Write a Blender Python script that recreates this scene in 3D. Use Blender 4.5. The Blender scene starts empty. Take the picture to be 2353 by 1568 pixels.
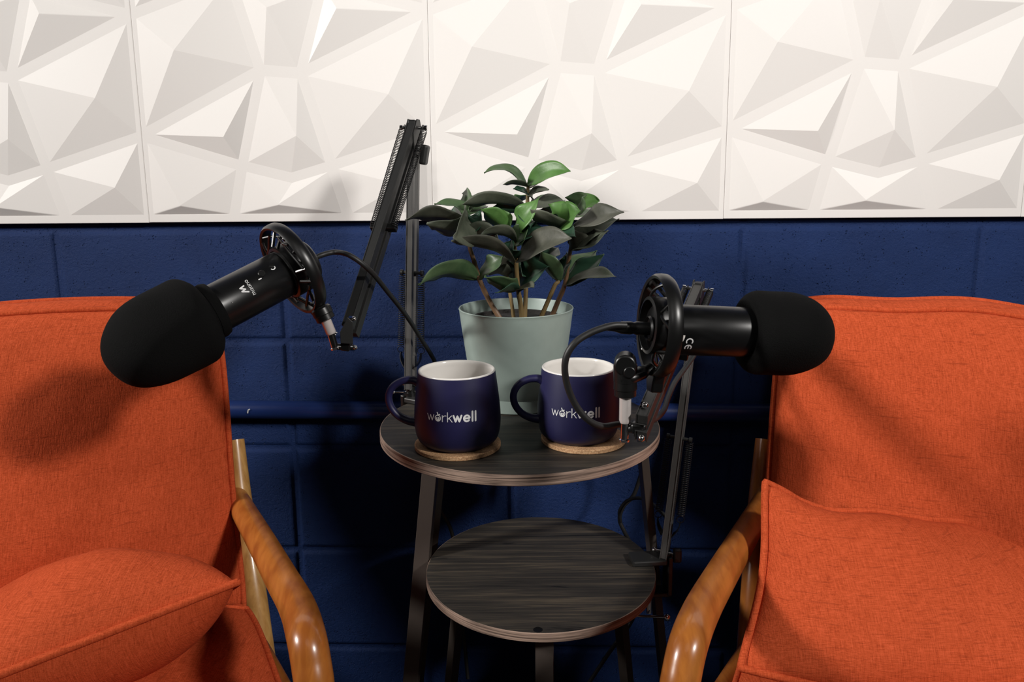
import bpy, bmesh, math, random
from mathutils import Vector, Matrix, noise
random.seed(7)
PI = math.pi
scene = bpy.context.scene
col = scene.collection
V = Vector
R = math.radians

# ------------------------------------------------------------------ camera
F_PX, CX, CY = 1782.8, 1176.5, 710.9
H = 1.0                                   # height of the camera above the floor
pitch, roll = R(10.11), R(-0.50)
cam_f = V((0, math.cos(pitch), -math.sin(pitch)))
_r = V((1, 0, 0)); _u = _r.cross(cam_f)
cam_r = _r*math.cos(roll) + _u*math.sin(roll)
cam_u = -_r*math.sin(roll) + _u*math.cos(roll)
CAM = V((0, 0, H))
cd = bpy.data.cameras.new('camera'); cam = bpy.data.objects.new('camera', cd); col.objects.link(cam)
cd.sensor_fit = 'HORIZONTAL'; cd.sensor_width = 36.0
cd.lens = F_PX/2353*36.0
cd.shift_y = -(784-CY)/2353
cd.clip_start = 0.02
m = Matrix((cam_r, cam_u, -cam_f)).transposed().to_4x4(); m.translation = CAM
cam.matrix_world = m
scene.camera = cam

def ray(x, y): return cam_r*((x-CX)/F_PX) - cam_u*((y-CY)/F_PX) + cam_f
def at(x, y, Y):                          # point seen at (x, y) at world depth Y
    d = ray(x, y); return CAM + d*(Y/d.y)
def atz(x, y, z):                         # point seen at (x, y) at world height z
    d = ray(x, y); return CAM + d*((z-H)/d.z)
YAW = R(1.86); WD = 1.348
WU = V((math.cos(YAW), -math.sin(YAW), 0)); WN = V((math.sin(YAW), math.cos(YAW), 0))
def atw(x, y, h=0.0):                     # point on the wall plane pulled forward by h
    d = ray(x, y); return CAM + d*((WD-h)/d.dot(WN))
def wall(u, z, h=0.0): return WU*u + WN*(WD-h) + V((0, 0, z))

# ------------------------------------------------------------------ helpers
class MB:
    def __init__(s): s.v = []; s.f = []
    def add(s, vs, fs):
        o = len(s.v); s.v += [tuple(p) for p in vs]; s.f += [tuple(i+o for i in f) for f in fs]; return s
    def grid(s, rows, closed_u=False, closed_v=False):
        n, k = len(rows), len(rows[0]); vs = [p for r in rows for p in r]; fs = []
        for i in range(n if closed_v else n-1):
            for j in range(k if closed_u else k-1):
                a = i*k+j; b = i*k+(j+1) % k; i2 = (i+1) % n
                fs.append((a, b, i2*k+(j+1) % k, i2*k+j))
        return s.add(vs, fs)
    def tube(s, pts, r, n=12, cap=True, flat=1.0, up=None):
        pts = [V(p) for p in pts]; N = len(pts)
        rs = r if isinstance(r, (list, tuple)) else [r]*N
        T = []
        for i in range(N):
            T.append((pts[min(i+1, N-1)]-pts[max(i-1, 0)]).normalized())
        a = (V(up) if up is not None else V((0, 0, 1)))
        if abs(a.dot(T[0])) > .95: a = V((0, 1, 0)) if up is None else V((1, 0, 0))
        a = (a-T[0]*a.dot(T[0])).normalized(); rows = []
        for i in range(N):
            a = (a-T[i]*a.dot(T[i])).normalized(); b = T[i].cross(a)
            rows.append([pts[i]+(a*math.cos(2*PI*k/n)*flat+b*math.sin(2*PI*k/n))*rs[i] for k in range(n)])
        s.grid(rows, closed_u=True)
        if cap:
            o = len(s.v)-N*n
            s.f.append(tuple(o+k for k in range(n))[::-1]); s.f.append(tuple(o+(N-1)*n+k for k in range(n)))
        return s
    def lathe(s, prof, M=None, n=48, closed=False):
        M = M or Matrix(); rows = []
        for (r, z) in prof:
            rows.append([M @ V((max(r, 1e-5)*math.cos(2*PI*k/n), max(r, 1e-5)*math.sin(2*PI*k/n), z)) for k in range(n)])
        return s.grid(rows, closed_u=True, closed_v=closed)
    def box(s, c, size, M=None):
        M = M or Matrix(); c = V(c); x, y, z = size[0]/2, size[1]/2, size[2]/2
        vs = [M @ (c+V((i*x, j*y, k*z))) for i in (-1, 1) for j in (-1, 1) for k in (-1, 1)]
        return s.add(vs, [(0, 1, 3, 2), (4, 6, 7, 5), (0, 4, 5, 1), (2, 3, 7, 6), (0, 2, 6, 4), (1, 5, 7, 3)])
    def prism(s, poly, z0, z1, M=None):
        M = M or Matrix(); n = len(poly)
        vs = [M @ V((x, y, z0)) for x, y in poly]+[M @ V((x, y, z1)) for x, y in poly]
        fs = [tuple(range(n))[::-1], tuple(range(n, 2*n))]+[(i, (i+1) % n, n+(i+1) % n, n+i) for i in range(n)]
        return s.add(vs, fs)
    def sphere(s, c, r, n=16, M=None):
        prof = [(r*math.sin(PI*i/n), -r*math.cos(PI*i/n)) for i in range(n+1)]
        T = Matrix.Translation(V(c)); 
        return s.lathe(prof, (T @ M) if M else T, 2*n)

def smooth_path(pts, k=8):                # Catmull-Rom through the points
    pts = [V(p) for p in pts]; out = []
    P = [pts[0]*2-pts[1]]+pts+[pts[-1]*2-pts[-2]]
    for i in range(1, len(P)-2):
        a, b, c, d = P[i-1:i+3]
        for j in range(k):
            t = j/k
            out.append(0.5*((2*b)+(c-a)*t+(2*a-5*b+4*c-d)*t*t+(3*b-a-3*c+d)*t**3))
    out.append(pts[-1]); return out

def tag(o, label=None, cat=None, group=None, kind=None):
    if label: o['label'] = label
    if cat: o['category'] = cat
    if group: o['group'] = group
    if kind: o['kind'] = kind
    return o
def empty(name, loc, label=None, cat=None, group=None):
    o = bpy.data.objects.new(name, None); o.empty_display_size = .05; col.objects.link(o); o.location = V(loc)
    return tag(o, label, cat, group)
def depth_off(p):
    off = V((0, 0, 0))
    while p is not None: off += p.location; p = p.parent
    return off
def obj(name, mb, mat, parent=None, smooth=35, bevel=0, subd=0, solid=0, origin=None, seg=2):
    off = depth_off(parent)
    if parent is None and origin is not None: off = V(origin)
    me = bpy.data.meshes.new(name)
    me.from_pydata([tuple(V(p)-off) for p in mb.v], [], mb.f)
    bm = bmesh.new(); bm.from_mesh(me); bmesh.ops.remove_doubles(bm, verts=bm.verts, dist=1e-6)
    bmesh.ops.recalc_face_normals(bm, faces=bm.faces); bm.to_mesh(me); bm.free()
    me.materials.append(mat)
    if smooth:
        me.polygons.foreach_set('use_smooth', [True]*len(me.polygons)); me.set_sharp_from_angle(angle=R(smooth))
    me.update()
    o = bpy.data.objects.new(name, me); col.objects.link(o)
    if parent is not None: o.parent = parent
    elif origin is not None: o.location = off
    if solid:
        md = o.modifiers.new('solid', 'SOLIDIFY'); md.thickness = solid; md.offset = 0
    if bevel:
        md = o.modifiers.new('bevel', 'BEVEL'); md.width = bevel; md.segments = seg; md.limit_method = 'ANGLE'; md.angle_limit = R(35)
    if subd:
        md = o.modifiers.new('subd', 'SUBSURF'); md.levels = subd; md.render_levels = subd
    return o
def frame(z, x=None, loc=(0, 0, 0)):      # matrix with local Z along z
    z = V(z).normalized(); x = V(x) if x is not None else (V((0, 0, 1)) if abs(z.z) < .9 else V((1, 0, 0)))
    x = (x-z*x.dot(z)).normalized(); y = z.cross(x)
    M = Matrix((x, y, z)).transposed().to_4x4(); M.translation = V(loc); return M

# ------------------------------------------------------------------ materials
def new_mat(name, color, rough=.5, metal=0, spec=.5, coat=0, sheen=0):
    m = bpy.data.materials.new(name); m.use_nodes = True; nt = m.node_tree; b = nt.nodes['Principled BSDF']
    b.inputs['Base Color'].default_value = (*color, 1); b.inputs['Roughness'].default_value = rough
    b.inputs['Metallic'].default_value = metal; b.inputs['Specular IOR Level'].default_value = spec
    b.inputs['Coat Weight'].default_value = coat; b.inputs['Sheen Weight'].default_value = sheen
    return m, nt, b
def N(nt, t, **k):
    n = nt.nodes.new(t)
    for a, v in k.items():
        if a in n.inputs: n.inputs[a].default_value = v
        else: setattr(n, a, v)
    return n
def coords(nt, scale=(1, 1, 1), rot=(0, 0, 0), kind='Object'):
    tc = N(nt, 'ShaderNodeTexCoord'); mp = N(nt, 'ShaderNodeMapping')
    mp.inputs['Scale'].default_value = scale; mp.inputs['Rotation'].default_value = rot
    nt.links.new(tc.outputs[kind], mp.inputs['Vector']); return mp.outputs['Vector']
def noise_tex(nt, vec, scale, detail=3, rough=.5, dist=0):
    n = N(nt, 'ShaderNodeTexNoise'); n.inputs['Scale'].default_value = scale; n.inputs['Detail'].default_value = detail
    n.inputs['Roughness'].default_value = rough; n.inputs['Distortion'].default_value = dist
    nt.links.new(vec, n.inputs['Vector']); return n.outputs['Fac']
def ramp(nt, fac, stops):
    n = N(nt, 'ShaderNodeValToRGB'); cr = n.color_ramp
    while len(cr.elements) < len(stops): cr.elements.new(.5)
    for e, (p, c) in zip(cr.elements, stops): e.position = p; e.color = (*c, 1) if len(c) == 3 else c
    nt.links.new(fac, n.inputs['Fac']); return n.outputs['Color']
def mixc(nt, fac, a, b, mode='MIX'):
    n = N(nt, 'ShaderNodeMix', data_type='RGBA', blend_type=mode)
    for i, v in ((0, fac), (6, a), (7, b)):
        if hasattr(v, 'links') or hasattr(v, 'is_linked'): nt.links.new(v, n.inputs[i])
        else: n.inputs[i].default_value = v if not isinstance(v, tuple) else ((*v, 1) if len(v) == 3 else v)
    return n.outputs[2]
def math_(nt, op, a, b=0.0, c=0.0):
    n = N(nt, 'ShaderNodeMath', operation=op)
    for i, v in enumerate((a, b, c)):
        if hasattr(v, 'is_linked'): nt.links.new(v, n.inputs[i])
        else: n.inputs[i].default_value = v
    return n.outputs[0]
def bump(nt, b, h, strength=.3, dist=.002):
    n = N(nt, 'ShaderNodeBump'); n.inputs['Strength'].default_value = strength; n.inputs['Distance'].default_value = dist
    nt.links.new(h, n.inputs['Height']); nt.links.new(n.outputs[0], b.inputs['Normal']); return n

M = {}
def simple(key, color, rough=.5, metal=0, spec=.5, coat=0, nscale=0, nstr=.1, ndist=.0005):
    m, nt, b = new_mat(key, color, rough, metal, spec, coat)
    if nscale:
        f = noise_tex(nt, coords(nt), nscale, 4); bump(nt, b, f, nstr, ndist)
        k_ = .012 if key in ('panel_white', 'mug_inside') else .1; c = mixc(nt, f, tuple(x*(1-k_) for x in color), tuple(min(1, x*(1+k_)) for x in color)); nt.links.new(c, b.inputs['Base Color'])
    M[key] = m; return m
simple('black_plastic', (.0045, .0045, .0045), .34, nscale=60, nstr=.03)
simple('black_satin', (.005, .005, .0052), .33, spec=.45, nscale=900, nstr=.05, ndist=.0001)
simple('arm_paint', (.020, .020, .0195), .45, metal=.2, nscale=500, nstr=.1, ndist=.0002)
simple('arm_paint_lit', (.085, .083, .080), .42, metal=.25, nscale=500, nstr=.1, ndist=.0002)  # lighter copy of arm_paint: light caught by the lower bars, put into colour
simple('chrome', (.75, .74, .73), .13, metal=1, nscale=40, nstr=.01)
simple('spacer_white', (.72, .66, .63), .3, metal=.35, nscale=40, nstr=.02)
simple('spring_steel', (.02, .02, .02), .35, metal=.5, nscale=100, nstr=.02)
simple('cable_rubber', (.012, .012, .012), .5, nscale=300, nstr=.05)
simple('print_white', (.80, .80, .80), .5, nscale=300, nstr=.01)
simple('label_white', (.75, .70, .66), .5, nscale=300, nstr=.01)
simple('print_grey', (.28, .28, .28), .5, nscale=300, nstr=.01)
simple('mug_blue', (.014, .013, .060), .45, spec=.5, nscale=40, nstr=.03)
simple('mug_inside', (.80, .77, .73), .14, spec=.5, nscale=20, nstr=.01)
simple('pot_green', (.30, .37, .335), .42, nscale=60, nstr=.02)
simple('soil', (.012, .010, .009), .9, nscale=250, nstr=.8, ndist=.003)
simple('stem', (.17, .115, .045), .5, nscale=120, nstr=.3, ndist=.001)
simple('stem_red', (.15, .085, .045), .5, nscale=120, nstr=.3, ndist=.001)
simple('panel_white', (.76, .735, .71), .50, spec=.35, nscale=300, nstr=.04, ndist=.0003)
simple('leg_metal', (.055, .043, .036), .5, metal=.2, nscale=200, nstr=.08)
simple('blue_pipe', (.010, .026, .115), .35, nscale=120, nstr=.15, ndist=.0008)
simple('paint_chip', (.7, .7, .68), .6, nscale=200, nstr=.1)

# foam windscreen
m, nt, b = new_mat('foam', (.0055, .0055, .0055), .95, spec=.08)
f = noise_tex(nt, coords(nt), 700, 3, .7); bump(nt, b, f, .8, .0012); M['foam'] = m
# mineral painted concrete block
m, nt, b = new_mat('blue_block', (.013, .030, .125), .55, spec=.22)
vec = coords(nt)
n1 = noise_tex(nt, vec, 9, 5, .6); n2 = noise_tex(nt, vec, 210, 5, .75)
vo = N(nt, 'ShaderNodeTexVoronoi', feature='F1'); vo.inputs['Scale'].default_value = 230; vo.inputs['Randomness'].default_value = 1
nt.links.new(vec, vo.inputs['Vector'])
gate = ramp(nt, noise_tex(nt, vec, 60, 3, .6), [(.53, (0, 0, 0)), (.62, (1, 1, 1))])
pit = ramp(nt, vo.outputs['Distance'], [(.08, (1, 1, 1)), (.30, (0, 0, 0))])
pitm = mixc(nt, 1.0, pit, gate, 'MULTIPLY')
bc = ramp(nt, n1, [(.3, (.0062, .0215, .088)), (.7, (.0092, .029, .114))])
bc = mixc(nt, math_(nt, 'MULTIPLY', pitm, .55), bc, (.004, .006, .018)); nt.links.new(bc, b.inputs['Base Color'])
hh = math_(nt, 'SUBTRACT', math_(nt, 'MULTIPLY', n2, .9), pitm); bump(nt, b, hh, .9, .0028); M['blue_block'] = m
# orange slub fabric
def fabric(key, base, dark, rot):
    m, nt, b = new_mat(key, base, .88, spec=.10)
    b.inputs['Sheen Roughness'].default_value = .45
    v0 = coords(nt, rot=rot)
    def sc(s):
        mp = N(nt, 'ShaderNodeMapping'); mp.inputs['Scale'].default_value = s; nt.links.new(v0, mp.inputs['Vector']); return mp.outputs[0]
    warp = noise_tex(nt, sc((1100, 70, 70)), 1, 2, .6); weft = noise_tex(nt, sc((70, 600, 1100)), 1, 2, .6)
    slub = noise_tex(nt, sc((22, 22, 420)), 1, 2, .6); patch = noise_tex(nt, v0, 9, 3, .5)
    fine = noise_tex(nt, v0, 1300, 2, .6)
    h = math_(nt, 'ADD', math_(nt, 'ADD', warp, weft), math_(nt, 'MULTIPLY', fine, .6))
    c = ramp(nt, h, [(.95, dark), (1.32, base), (1.62, tuple(min(1, x*1.5+.015) for x in base))])
    # ramp takes 0..1, so bring the sum down
    hs = math_(nt, 'MULTIPLY', h, .5)
    c = ramp(nt, hs, [(.46, dark), (.62, base), (.80, tuple(min(1, x*1.35+.012) for x in base))])
    sl = ramp(nt, slub, [(.60, (0, 0, 0)), (.70, (1, 1, 1))])
    c = mixc(nt, math_(nt, 'MULTIPLY', sl, .40), c, tuple(x*.62 for x in dark))
    c = mixc(nt, math_(nt, 'MULTIPLY', patch, .30), c, tuple(x*.8 for x in base))
    nt.links.new(c, b.inputs['Base Color']); bump(nt, b, h, .55, .0007); M[key] = m
fabric('orange_fabric', (.475, .071, .0205), (.30, .036, .010), (0, 0, 0))
# varnished cane
def wood(key, ca, cb, rough, scale, coat=.0):
    m, nt, b = new_mat(key, ca, rough, coat=coat); b.inputs['Coat Roughness'].default_value = .12
    n1 = noise_tex(nt, coords(nt, scale=scale), 1, 5, .6, .4); n2 = noise_tex(nt, coords(nt), 14, 2)
    f = math_(nt, 'ADD', math_(nt, 'MULTIPLY', n1, .7), math_(nt, 'MULTIPLY', n2, .3))
    nt.links.new(ramp(nt, f, [(.40, ca), (.60, cb)]), b.inputs['Base Color']); bump(nt, b, n1, .08, .0005); M[key] = m
wood('cane', (.26, .075, .012), (.42, .145, .026), .3, (60, 14, 14), .5)
wood('cane_pale', (.38, .185, .05), (.56, .32, .105), .35, (70, 70, 8), .4)
wood('rim_wood', (.050, .032, .024), (.34, .24, .185), .55, (9, 9, 520))
# dark wood-effect board: grain along X
m, nt, b = new_mat('dark_board', (.03, .026, .022), .5, spec=.45)
v1 = coords(nt, scale=(5, 210, 30)); v2 = coords(nt, scale=(3, 34, 8), rot=(0, 0, .05)); v3 = coords(nt, scale=(14, 700, 30))
a1 = noise_tex(nt, v1, 1, 6, .65, .6); a2 = noise_tex(nt, v2, 1, 4, .55, 1.2); a3 = noise_tex(nt, v3, 1, 3, .6)
f = math_(nt, 'ADD', math_(nt, 'ADD', math_(nt, 'MULTIPLY', a1, .45), math_(nt, 'MULTIPLY', a2, .3)), math_(nt, 'MULTIPLY', a3, .25))
c = ramp(nt, f, [(.36, (.010, .0095, .009)), (.50, (.030, .026, .022)), (.62, (.085, .068, .048))])
crk = ramp(nt, a2, [(.335, (1, 1, 1)), (.365, (0, 0, 0))])
c = mixc(nt, math_(nt, 'MULTIPLY', crk, .8), c, (.004, .004, .004))
nt.links.new(c, b.inputs['Base Color']); bump(nt, b, f, .35, .001); M['dark_board'] = m
# cork
m, nt, b = new_mat('cork', (.55, .30, .14), .8)
vec = coords(nt); vo = N(nt, 'ShaderNodeTexVoronoi'); vo.inputs['Scale'].default_value = 420; nt.links.new(vec, vo.inputs['Vector'])
cc = mixc(nt, .45, ramp(nt, noise_tex(nt, vec, 500, 3, .7), [(.3, (.34, .17, .08)), (.6, (.66, .40, .21))]), vo.outputs['Distance'], 'SOFT_LIGHT')
nt.links.new(cc, b.inputs['Base Color']); bump(nt, b, noise_tex(nt, vec, 500, 3), .3, .0006); M['cork'] = m
# leaves: upper side and greyer underside
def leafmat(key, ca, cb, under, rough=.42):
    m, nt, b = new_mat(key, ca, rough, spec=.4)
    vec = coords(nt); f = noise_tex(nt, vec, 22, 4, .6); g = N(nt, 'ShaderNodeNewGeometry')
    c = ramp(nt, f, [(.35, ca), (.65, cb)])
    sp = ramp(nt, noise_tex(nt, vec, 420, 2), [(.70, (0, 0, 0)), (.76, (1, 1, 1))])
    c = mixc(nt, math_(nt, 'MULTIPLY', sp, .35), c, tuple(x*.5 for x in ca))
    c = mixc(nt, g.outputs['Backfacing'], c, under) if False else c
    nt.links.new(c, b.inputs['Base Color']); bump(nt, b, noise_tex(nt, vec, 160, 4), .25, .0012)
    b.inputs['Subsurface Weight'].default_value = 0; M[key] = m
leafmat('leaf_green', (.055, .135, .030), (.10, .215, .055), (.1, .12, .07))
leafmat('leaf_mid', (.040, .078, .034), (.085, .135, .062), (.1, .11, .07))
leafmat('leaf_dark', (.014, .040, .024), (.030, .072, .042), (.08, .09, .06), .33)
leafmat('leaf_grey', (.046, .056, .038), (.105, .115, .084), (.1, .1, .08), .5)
leafmat('leaf_brown', (.040, .043, .031), (.092, .094, .072), (.1, .1, .08), .5)

# ------------------------------------------------------------------ room
UJ = 0.0
pj = atw(1710, 600); UJ = pj.dot(WU)      # a vertical mortar joint
zj0 = H-.0965
def jgrid(lo, hi, first, step, w=.0075):
    xs = {lo, hi}; k0 = math.floor((lo-first)/step)
    j = first+k0*step
    while j < hi+step:
        for d in (-1.6, -1, -.75, -.4, 0, .4, .75, 1, 1.6):
            x = j+d*w
            if lo < x < hi: xs.add(round(x, 5))
        j += step
    return sorted(xs)
def jdepth(x, first, step, w=.0075):
    d = abs((x-first+step/2) % step-step/2)/w
    return 0 if d >= 1 else .0034*math.sqrt(max(0, 1-d*d))**.8
xs = jgrid(-1.9, 1.9, UJ, .406); zs = jgrid(0, 2.0, zj0, .203)
mb = MB(); mb.grid([[wall(x, z, -.012-max(jdepth(x, UJ, .406), jdepth(z, zj0, .203))) for x in xs] for z in zs])
# top strip and thickness
mb.add([wall(-1.9, 2.0, -.012), wall(1.9, 2.0, -.012), wall(1.9, 2.6, -.012), wall(-1.9, 2.6, -.012)], [(0, 1, 2, 3)])
mb.add([wall(-1.9, 0, -.1), wall(1.9, 0, -.1), wall(1.9, 2.6, -.1), wall(-1.9, 2.6, -.1)], [(0, 1, 2, 3)])
obj('wall_back', mb, M['blue_block'], smooth=60)['kind'] = 'structure'
m, nt, b = new_mat('floor_carpet', (.02, .021, .024), .95)
f = noise_tex(nt, coords(nt), 300, 3); nt.links.new(ramp(nt, f, [(.3, (.012, .012, .014)), (.7, (.03, .031, .036))]), b.inputs['Base Color']); bump(nt, b, f, .8, .003)
mb = MB(); mb.box((0, -.35, -.02), (3.8, 3.56, .04)); o = obj('floor', mb, m, smooth=0); o['kind'] = 'structure'

# pipe running along the wall
pz = atw(1176, 944).z
mb = MB(); mb.tube([wall(-1.6+.2*i, pz+.0012*(-i+8), .0045) for i in range(17)], .0165, 20)
pipe = obj('wall_pipe', mb, M['blue_pipe']); tag(pipe, 'horizontal pipe painted navy blue, fixed along the block wall behind the table', 'pipe')
mb = MB()
for (x0, y0, x1, y1) in ((569, 950, 570, 943), (570, 943, 574, 941)):
    a = atw(x0, y0, .0220); b_ = atw(x1, y1, .0216); mb.tube([a, b_], .0011, 6)
ch = obj('paint_chip', mb, M['paint_chip'], pipe); ch['label'] = 'white chip in the blue paint'

# ------------------------------------------------------------------ faceted wall panels
U0 = -.6795; HB = H-.0845
def zp(x, y, h=0.0):
    p = atw(1553+x/2.941, y/2.941, h); return (p.dot(WU)-(U0+1.0), p.z-HB)
AH = .0125
nodes = dict(N1=zp(350, 880), N2=zp(1247, 425), N3=zp(1530, 447), N4=zp(1030, 1088), N5=zp(1662, 1088), N6=zp(1370, 1172),
             T=zp(1112, -228), T2=zp(1765, -170))
W_ = .5; HT = .5
nodes['N1'] = (0, nodes['N1'][1]); nodes['L1'] = (0, zp(350, 40)[1]); nodes['R1'] = (W_, nodes['L1'][1]); nodes['R2'] = (W_, nodes['N1'][1])
nodes['B0'] = (0, 0.006); nodes['BR'] = (W_, .006)
nodes['B1'] = (zp(925, 1440)[0], .006); nodes['B2'] = (zp(1740, 1430)[0], .006)
nodes['TL'] = (0, HT); nodes['TR'] = (W_, HT); nodes['TM'] = (nodes['T'][0]*.9, HT); nodes['TN'] = (nodes['T2'][0]*1.02, HT)
cells = [(('L1', 'N1', 'N2', 'T'), zp(690, 285, AH), AH), (('T', 'N2', 'N3', 'T2'), zp(1385, -12, AH), AH*.95),
         (('T2', 'N3', 'R1'), zp(1882, -6, AH), AH), (('N3', 'N5', 'R2', 'R1'), zp(2172, 590, AH*1.05), AH*1.05),
         (('N1', 'N4', 'N2'), zp(960, 888, AH), AH), (('N2', 'N4', 'N6', 'N5', 'N3'), zp(1478, 880, AH), AH),
         (('N1', 'B0', 'B1', 'N4'), zp(590, 1366, AH*.9), AH*.9), (('N4', 'B1', 'B2', 'N5', 'N6'), zp(1285, 1358, AH*.9), AH*.9),
         (('N5', 'B2', 'BR', 'R2'), zp(2186, 1220, AH), AH),
         (('TL', 'L1', 'T', 'TM'), (.08, .44), AH), (('TM', 'T', 'T2', 'TN'), (.24, .45), AH), (('TN', 'T2', 'R1', 'TR'), (.42, .45), AH)]
def inset(poly, d):
    n = len(poly); area = sum(poly[i][0]*poly[(i+1) % n][1]-poly[(i+1) % n][0]*poly[i][1] for i in range(n))
    sgn = 1 if area > 0 else -1; L = []
    for i in range(n):
        a, b2 = poly[i], poly[(i+1) % n]; dx, dy = b2[0]-a[0], b2[1]-a[1]; l = math.hypot(dx, dy)
        nx, ny = -dy/l*sgn, dx/l*sgn; L.append(((a[0]+nx*d, a[1]+ny*d), (dx/l, dy/l)))
    out = []
    for i in range(n):
        (p, u), (q, w) = L[i-1], L[i]; den = u[0]*w[1]-u[1]*w[0]
        t = ((q[0]-p[0])*w[1]-(q[1]-p[1])*w[0])/den; out.append((p[0]+u[0]*t, p[1]+u[1]*t))
    return out
def panel(k, label, dz=0):
    u0 = U0+.5*k; g = .00015; mb = MB()
    P3 = lambda u, z, h: wall(u0+u, HB+z+dz, h)
    q = [(g, 0), (W_-g, 0), (W_-g, HT), (g, HT)]
    mb.add([P3(a, b2, 0) for a, b2 in q]+[P3(a, b2, -.0105) for a, b2 in q],
           [(0, 1, 2, 3), (4, 7, 6, 5), (0, 4, 5, 1), (1, 5, 6, 2), (2, 6, 7, 3), (3, 7, 4, 0)])
    for names, ap, h in cells:
        poly = inset([nodes[n] for n in names], .0078); cx = sum(p[0] for p in poly)/len(poly)
        n = len(poly); top = P3(ap[0], ap[1], h)
        # slightly softened apex and edges: a low collar then straight facets
        vs = [P3(a, b2, -.0002) for a, b2 in poly]+[top]
        mb.add(vs, [(i, (i+1) % n, n) for i in range(n)])
    o = obj('wall_panel', mb, M['panel_white'], smooth=0, bevel=.0011, origin=P3(W_/2, 0, 0), seg=2)
    return tag(o, label, 'wall panel', 'faceted panels lined up on the wall')
panel(-1, 'white faceted wall panel at the left edge of the row, above the left chair')
panel(0, 'white faceted wall panel just left of the tall boom arm top, whole width in view', .0008)
panel(1, 'white faceted wall panel straight above the potted plant')
panel(2, 'white faceted wall panel above the right chair, whole width in view', .0006)
panel(3, 'thin sliver of white wall panel at the extreme right edge, beyond the last seam', .0004)

# ------------------------------------------------------------------ tables
ZT = H-.3581; TC = V((.0095, 1.078, 0)); TR_ = .2
ZS = H-.5833; SC = V((.0391, 1.0741, 0)); SR_ = .17
def disc_top(name_top, c, r, z, th, parent, dia_mat, rim_mat):
    n = 128
    mb = MB(); e = .0012
    prof = [(1e-5, z), (r*.5, z), (r-e, z)]
    mb.lathe([(a, b2) for a, b2 in prof], Matrix.Translation(c), n)
    o = obj(name_top, mb, dia_mat, parent)
    mb = MB(); mb.lathe([(r-e, z), (r-.0002, z-.0005), (r, z-.0015), (r, z-th+.001), (r-.001, z-th), (1e-5, z-th)], Matrix.Translation(c), n)
    o2 = obj('edge_band', mb, rim_mat, o); o2['label'] = 'brown wood-grain edge band'
    return o
def bar(mb, a, b2, w, t, out):            # flat bar with its wide face turned to 'out'
    a = V(a); b2 = V(b2); d = b2-a; L = d.length; Mx = frame(d, V(out), a)
    mb.box((0, 0, L/2), (t, w, L), Mx)
tb = empty('side_table', (TC.x, TC.y, 0), 'taller round side table with dark wood-grain top, carrying the two mugs and the plant', 'side table')
disc_top('tabletop', TC, TR_, ZT, .0148, tb, M['dark_board'], M['rim_wood'])
def leg(parent, top, foot, out):
    mb = MB(); bar(mb, top, foot, .024, .012, out); return obj('leg', mb, M['leg_metal'], parent, smooth=0, bevel=.0008)
t1 = atz(1003, 1092, ZT-.0148); t1 = at(1003, 1090, 1.13); t1.z = ZT-.0148
b1 = at(945, 1568, 1.09); dd = (b1-t1)/(t1.z-b1.z); 
leg(tb, t1, t1+dd*t1.z, (-.25, -1, 0))
t2 = V((t1.x+.008, t1.y+.055, ZT-.0148)); leg(tb, t2, (t2.x-.078, 1.225, 0), (-.6, 1, 0))
t3 = V((.190, 1.115, ZT-.0148)); leg(tb, t3, (.262, 1.13, 0), (1, .12, 0))
sb = empty('side_table', (SC.x, SC.y, 0), 'smaller lower round side table nested under the taller one, its dark top bare', 'side table')
disc_top('tabletop', SC, SR_, ZS, .0132, sb, M['dark_board'], M['rim_wood'])
for ang, k in ((-90, 0), (28, 1), (152, 2)):
    a = R(ang); d = V((math.cos(a), math.sin(a), 0)); t = SC+d*.135; t.z = ZS-.0132
    f_ = SC+d*.185; leg(sb, t, (f_.x, f_.y, 0), d)
kh = atz(1236, 1448, ZS)
mb = MB(); mb.lathe([(1e-5, ZS+.0002), (.0055, ZS+.0002), (.006, ZS+.0003)], Matrix.Translation((kh.x, kh.y, 0)), 24)
o = obj('screw_cap', mb, M['black_plastic'], sb)

# ------------------------------------------------------------------ coasters and mugs
def strokes_to(mb, strokes, width, fn, lift=.00025):
    for st in strokes:
        w = width
        if isinstance(st, dict): w = st['w']; st = st['p']
        pts = []
        for i in range(len(st)-1):
            a, b2 = V(st[i]), V(st[i+1]); n = max(1, int((b2-a).length/.06))
            for j in range(n): pts.append(a.lerp(b2, j/n))
        pts.append(V(st[-1]))
        L = []; Rr = []
        for i, p in enumerate(pts):
            t = (pts[min(i+1, len(pts)-1)]-pts[max(i-1, 0)]); t = t.normalized() if t.length > 1e-9 else V((1, 0))
            q = V((-t.y, t.x)); L.append(p+q*w/2); Rr.append(p-q*w/2)
        mb.grid([[fn(a.x, a.y) for a in L], [fn(a.x, a.y) for a in Rr]])
        for p in (pts[0], pts[-1]):
            mb.add([fn(p.x, p.y)]+[fn(p.x+w/2*math.cos(2*PI*k/12), p.y+w/2*math.sin(2*PI*k/12)) for k in range(12)],
                   [(0, 1+k, 1+(k+1) % 12) for k in range(12)])
def arc(cx, cy, rx, ry, a0, a1, n=16):
    return [(cx+rx*math.cos(R(a0+(a1-a0)*i/n)), cy+ry*math.sin(R(a0+(a1-a0)*i/n))) for i in range(n+1)]
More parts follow.
